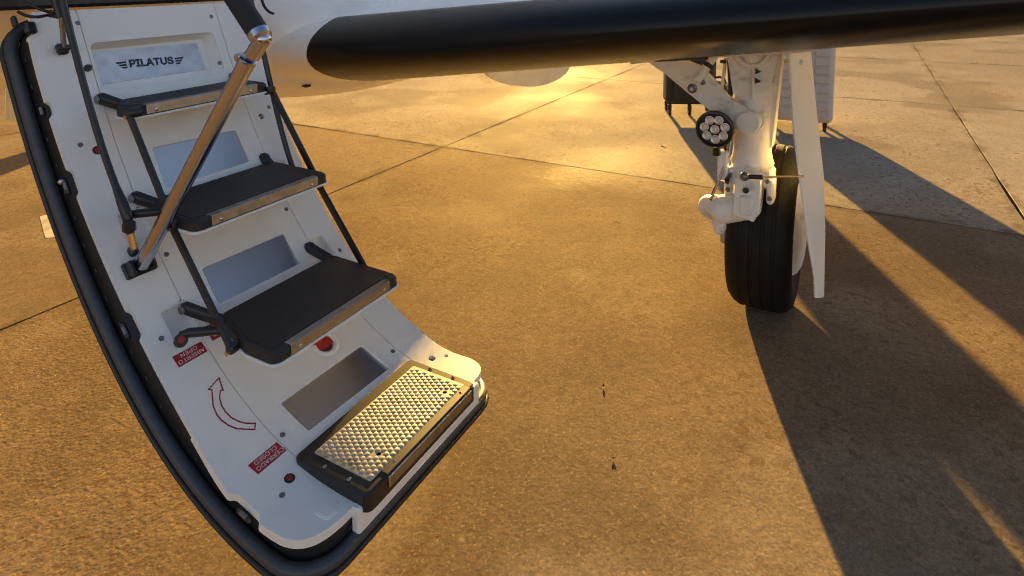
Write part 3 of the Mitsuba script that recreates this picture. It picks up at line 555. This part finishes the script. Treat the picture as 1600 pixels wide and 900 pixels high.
    lu, lw, _ = frame(ld)
    spots = [(0, 0)] + [(.0295 * math.cos(t), .0295 * math.sin(t)) for t in np.arange(7) * 2 * np.pi / 7 + .3]
    for u, w in spots:
        c = lc + lu * u + lw * w
        P(L + '__lamp', lathe(c + ld * .0005, ld, [(0, .005), (.002, .0075), (.0075, .0122), (.0085, .0128), (.0088, .0118), (.0035, .0062), (.0028, .001)], 18), 'm_lamp', 40)
        P(L + '__lens', lathe(c + ld * .0035, ld, [(0, .004), (.003, .0065), (.005, .005), (.006, .001)], 14), 'm_letter', True)
    P(G + '__light_mount', [cyl(lc + V(0, .02, -.05), lc + V(0, .03, -.085), .012, 14), tube([lc + V(0, .03, .02), (-.33, sy - .03, .66)], .010, 10)], 'm_black', 30)
    P(G + '__valve_box', [cbox((-.357, sy - .055, .538), (.030, .04, .092), .005)], 'm_gear', 30)
    P(G + '__valve_box', [cbox((-.340, sy - .08, .50), (.012, .02, .02), .003)], 'm_black', 30)
    # pivot block, trailing arm as one casting
    P(G + '__pivot_block', [hull([(x, y, z) for x, y, z in ((-.312, sy - .11, .52), (-.243, sy - .11, .522), (-.312, sy, .53), (-.243, sy, .53), (-.313, sy - .125, .415), (-.256, sy - .125, .402), (-.243, sy - .12, .43), (-.313, sy + .02, .40), (-.25, sy + .02, .40))])], 'm_gear', 25)
    P(G + '__pivot_block__pad', cbox((-.279, sy - .121, .445), (.040, .014, .06), .006), 'm_gear', 30)
    P(G + '__pivot_block__plug', lathe((-.281, sy - .117, .490), V(0, -1, 0), [(0, .009), (.004, .008), (.005, .005)], 16), 'm_black', 30)
    P(G + '__trailing_arm', blob({'a': ((-.285, sy - .06, .425), .042), 'b': ((-.355, sy - .075, .405), .043), 'c': ((-.392, sy - .055, .40), .038), 'd': ((-.398, sy + .06, .36), .036), 'e': ((-.392, 2.20, .275), .045), 'f': ((-.365, sy - .07, .375), .026), 'g': ((-.358, sy - .08, .345), .018)}, ['ab', 'bc', 'cd', 'de', 'fg']), 'm_gear', True)
    P(G + '__trailing_arm__bleed_pipe', cyl((-.348, sy - .08, .345), (-.347, sy - .08, .305), .008, 14), 'm_nosing', 30)
    P(G + '__torque_link', tube([(-.285, sy - .118, .532), (-.236, sy - .119, .537)], .0068, 14), 'm_black', True)
    P(G + '__torque_link__rod', tube([(-.238, sy - .119, .537), (-.130, sy - .11, .553)], .0028, 10), 'm_brass', True)
    P(G + '__torque_link__ball', trimesh.creation.icosphere(2, .0135).apply_translation((-.285, sy - .118, .532)), 'm_screw', True)
    # clamp bands, bolts and pipes on the leg
    for x, z in ((-.336, .512), (-.228, .508), (-.339, .470), (-.221, .462)): P(G + '__fork_bolt', lathe((x, sy - .062 - (.010 if z < .5 else 0), z), V(0, -1, 0), [(0, .0075), (.005, .0075), (.0065, .005)], 6), 'm_screw', False)
    P(G + '__hydraulic_line', tube(smooth_path([(-.330, sy - .045, .74), (-.336, sy - .05, .66), (-.340, sy - .05, .60), (-.348, sy - .07, .55), (-.372, sy - .09, .47), (-.385, sy - .085, .44)], 20), .0036, 8), 'm_nosing', True)
    # wheel: grooved tyre, rim and hub cap
    wc = V(-.258, 2.20, .272)
    pr = [(-.070, .150), (-.088, .168), (-.103, .195), (-.1085, .222), (-.103, .246), (-.088, .262), (-.070, .2705)]
    for g in (-.052, -.018, .018, .052):
        pr += [(g - .0062, .2738 - abs(g) * .03), (g - .0045, .2695), (g + .0045, .2695), (g + .0062, .2738 - abs(g) * .03)]
    pr += [(.070, .2705), (.088, .262), (.103, .246), (.1085, .222), (.103, .195), (.088, .168), (.070, .150)]
    pr = [(t * .91, q) for t, q in pr]
    W = P(G + '__tyre', lathe(wc, V(1, 0, 0), pr, 72), 'm_tyre', 40, 'black grooved main wheel tyre')
    P(W + '__rim', lathe(wc, V(1, 0, 0), [(-.075, .02), (-.075, .120), (-.083, .150), (-.060, .152), (.060, .152), (.084, .152), (.100, .138), (.112, .115), (.118, .08), (.121, .04), (.122, .001)], 48), 'm_gear', 35)
    P(W + '__axle', cyl((-.40, 2.20, .272), (-.16, 2.20, .272), .030, 20), 'm_gear', 35)
    # long tapered leg door on the outboard side
    Fr = [(-.183, 1.89, .930), (-.178, 1.89, .86), (-.161, 1.89, .68), (-.137, 1.89, .517), (-.111, 1.89, .353), (-.093, 1.89, .262), (-.089, 1.89, .200)]
    Bk = [(-.152, 2.17, .930), (-.147, 2.17, .86), (-.122, 2.17, .655), (-.097, 2.17, .47), (-.084, 2.10, .318), (-.079, 2.04, .222), (-.076, 2.0, .160)]
    rs = []
    for (fp, bp) in zip(Fr, Bk):
        fp, bp = V(*fp), V(*bp); d = unit(bp - fp); n = unit(np.cross(d, V(0, 0, 1)))
        mid = (fp + bp) / 2 + n * .006
        rs.append(np.array([fp - n * .004 + d * .003, fp, fp + n * .004 + d * .003, mid + n * .005, bp + n * .005, bp - n * .005, mid - n * .005]))
    P(G + '__leg_door', rings(rs), 'm_paint', 40, 'tall tapered white leg door outboard of the tyre')
    P(G + '__leg_door__bracket', cbox((-.175, 2.0, .86), (.05, .05, .014), .003), 'm_gear', 30)
    P(G + '__leg_door__strap', cbox((-.128, 2.06, .39), (.010, .03, .045), .003), 'm_black', 30)
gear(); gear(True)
# lip and painted dark gap of the open wheel bay on the wing's lower surface
put('airplane__wing__bay_lip', [tube(smooth_path([(-.62, 1.83, .852), (-.50, 1.86, .868), (-.36, 1.84, .886), (-.20, 1.84, .905), (-.11, 1.86, .915)], 16), .007, 8)], 'm_gear', True)
put('airplane__wing__painted_gap', [tube(smooth_path([(-.50, 1.70, .884), (-.44, 1.69, .892), (-.36, 1.70, .900)], 10), .008, 8)], 'm_black', True)  # black tube drawn where only the shade of a narrow gap shows

# ------------------------------------------------------------------ luggage behind the gear
def put_thing(key, parts_, label, cat):
    k = numbered(key); labels[k] = {'label': label, 'category': cat}
    for nm, m, b, sm in parts_: put(k + '__' + nm, m, b, sm)
def rot(m, deg, c): m = m.copy(); m.apply_transform(trimesh.transformations.rotation_matrix(math.radians(deg), (0, 0, 1), c)); return m
def soft_box(x0, x1, y0, y1, z0, z1, r):
    return unman(m3.Manifold.batch_hull([m3.Manifold.sphere(r, 24).translate([x, y, z]) for x in (x0 + r, x1 - r) for y in (y0 + r, y1 - r) for z in (z0 + r, z1 - r)]))
c = (-1.19, 5.03, 0); A = 24
ps = [('shell', rot(soft_box(-1.405, -1.018, 4.93, 5.14, .085, .545, .035), A, c), 'm_bag', 30), ('top_pocket', rot(soft_box(-1.325, -1.022, 4.94, 5.13, .46, .66, .05), A, c), 'm_bag', 30), ('front_pocket', rot(soft_box(-1.35, -1.09, 4.905, 5.0, .12, .38, .03), A, c), 'm_bag', 30),
      ('zip', rot(cbox((-1.19, 4.928, .43), (.32, .012, .012), .004), A, c), 'm_black', 30), ('handle', rot(tube(smooth_path([(-1.22, 5.04, .65), (-1.20, 5.04, .68), (-1.12, 5.04, .68), (-1.10, 5.04, .65)], 14), .009, 10), A, c), 'm_black', True)]
for x, y in ((-1.375, 4.95), (-1.05, 4.95), (-1.375, 5.12), (-1.05, 5.12), (-1.22, 4.95)):
    ps.append(('wheel', rot(trimesh.util.concatenate([cyl((x - .012, y, .027), (x + .012, y, .027), .027, 18), cbox((x, y, .062), (.03, .03, .05), .006)]), A, c), 'm_black', 30))
put_thing('suitcase', ps, 'black soft suitcase on small wheels, behind the gear side brace', 'suitcase')
ps = [('body', soft_box(-.965, -.835, 4.56, 4.69, .005, .325, .04), 'm_bag', 30), ('flap', soft_box(-.962, -.838, 4.545, 4.69, .225, .338, .03), 'm_bag', 30), ('buckle', cbox((-.89, 4.543, .26), (.03, .012, .02), .003), 'm_nosing', 30),
      ('strap', tube(smooth_path([(-.94, 4.63, .33), (-.93, 4.63, .365), (-.88, 4.63, .37), (-.86, 4.63, .33)], 12), .008, 8), 'm_black', True)]
put_thing('shoulder_bag', ps, 'small black bag standing beside the black suitcase', 'bag')
c = (-.425, 4.93, 0); A = 3
ps = [('shell', rot(soft_box(-.68, -.17, 4.80, 5.06, .055, .70, .045), A, c), 'm_case', 30)]
for k in range(9):
    z = .115 + .064 * k
    for x0, x1 in ((-.65, -.52), (-.515, -.40), (-.395, -.30), (-.295, -.20)):
        zz = z + (.018 if -.55 < x0 < -.3 else 0)
        ps.append(('rib', rot(cbox(((x0 + x1) / 2, 4.7975, zz), (x1 - x0, .015, .052), .004), A, c), 'm_case', 30))
for x, y in ((-.63, 4.83), (-.22, 4.83), (-.63, 5.03), (-.22, 5.03)):
    ps.append(('wheel', rot(trimesh.util.concatenate([cyl((x - .012, y, .022), (x + .012, y, .022), .022, 18), cbox((x, y, .050), (.030, .034, .034), .006)]), A, c), 'm_black', 30))
ps.append(('handle', rot(tube(smooth_path([(-.50, 4.93, .695), (-.48, 4.93, .73), (-.37, 4.93, .73), (-.35, 4.93, .695)], 14), .009, 10), A, c), 'm_black', True))
put_thing('suitcase', ps, 'pale ribbed hard-shell suitcase standing behind the leg door', 'suitcase')

# ------------------------------------------------------------------ litter on the apron
def flake(x, y, r, ang, tilt):
    pts = [(math.cos(a) * r * q, math.sin(a) * r * q * .45, .004 + (.5 + .5 * math.cos(2 * a)) * tilt) for a, q in zip(np.arange(9) * 2 * math.pi / 9, [1, .8, .9, .7, 1, .8, .95, .7, .85])]
    v = np.array(pts + [(0, 0, .003)] + [(p[0], p[1], p[2] - .0015) for p in pts] + [(0, 0, .0012)]); n = 9; f = []
    for j in range(n):
        k = (j + 1) % n; f += [[j, k, n], [n + 1 + k, n + 1 + j, 2 * n + 1], [j, n + 1 + j, n + 1 + k], [j, n + 1 + k, k]]
    m = trimesh.Trimesh(v, f, process=False); m.apply_transform(trimesh.transformations.rotation_matrix(ang, (0, 0, 1))); m.apply_translation((x, y, 0)); return m
for x, y, r, a, t, m, lab in ((-.578, 1.505, .009, 1.9, .0015, 'm_leaf', 'small dark curled leaf on the open concrete in front of the main wheel'), (-.466, 1.277, .005, .4, .001, 'm_leaf', 'tiny dark chip of debris on the concrete, nearest the camera'),
                              (-1.119, 3.958, .022, 2.6, .002, 'm_leaf', 'dry leaf on the far concrete, left of the landing light'), (-1.782, .923, .008, .3, .001, 'm_leaf', 'tiny dark flake on the concrete left of the airstair')):
    k = put('dry_leaf', flake(x, y, r, a, t), m, 40, label=lab, cat='leaf')
labels['airplane'] = {'label': 'white airplane with its airstair open, black wing leading edge and main wheel down', 'category': 'airplane'}
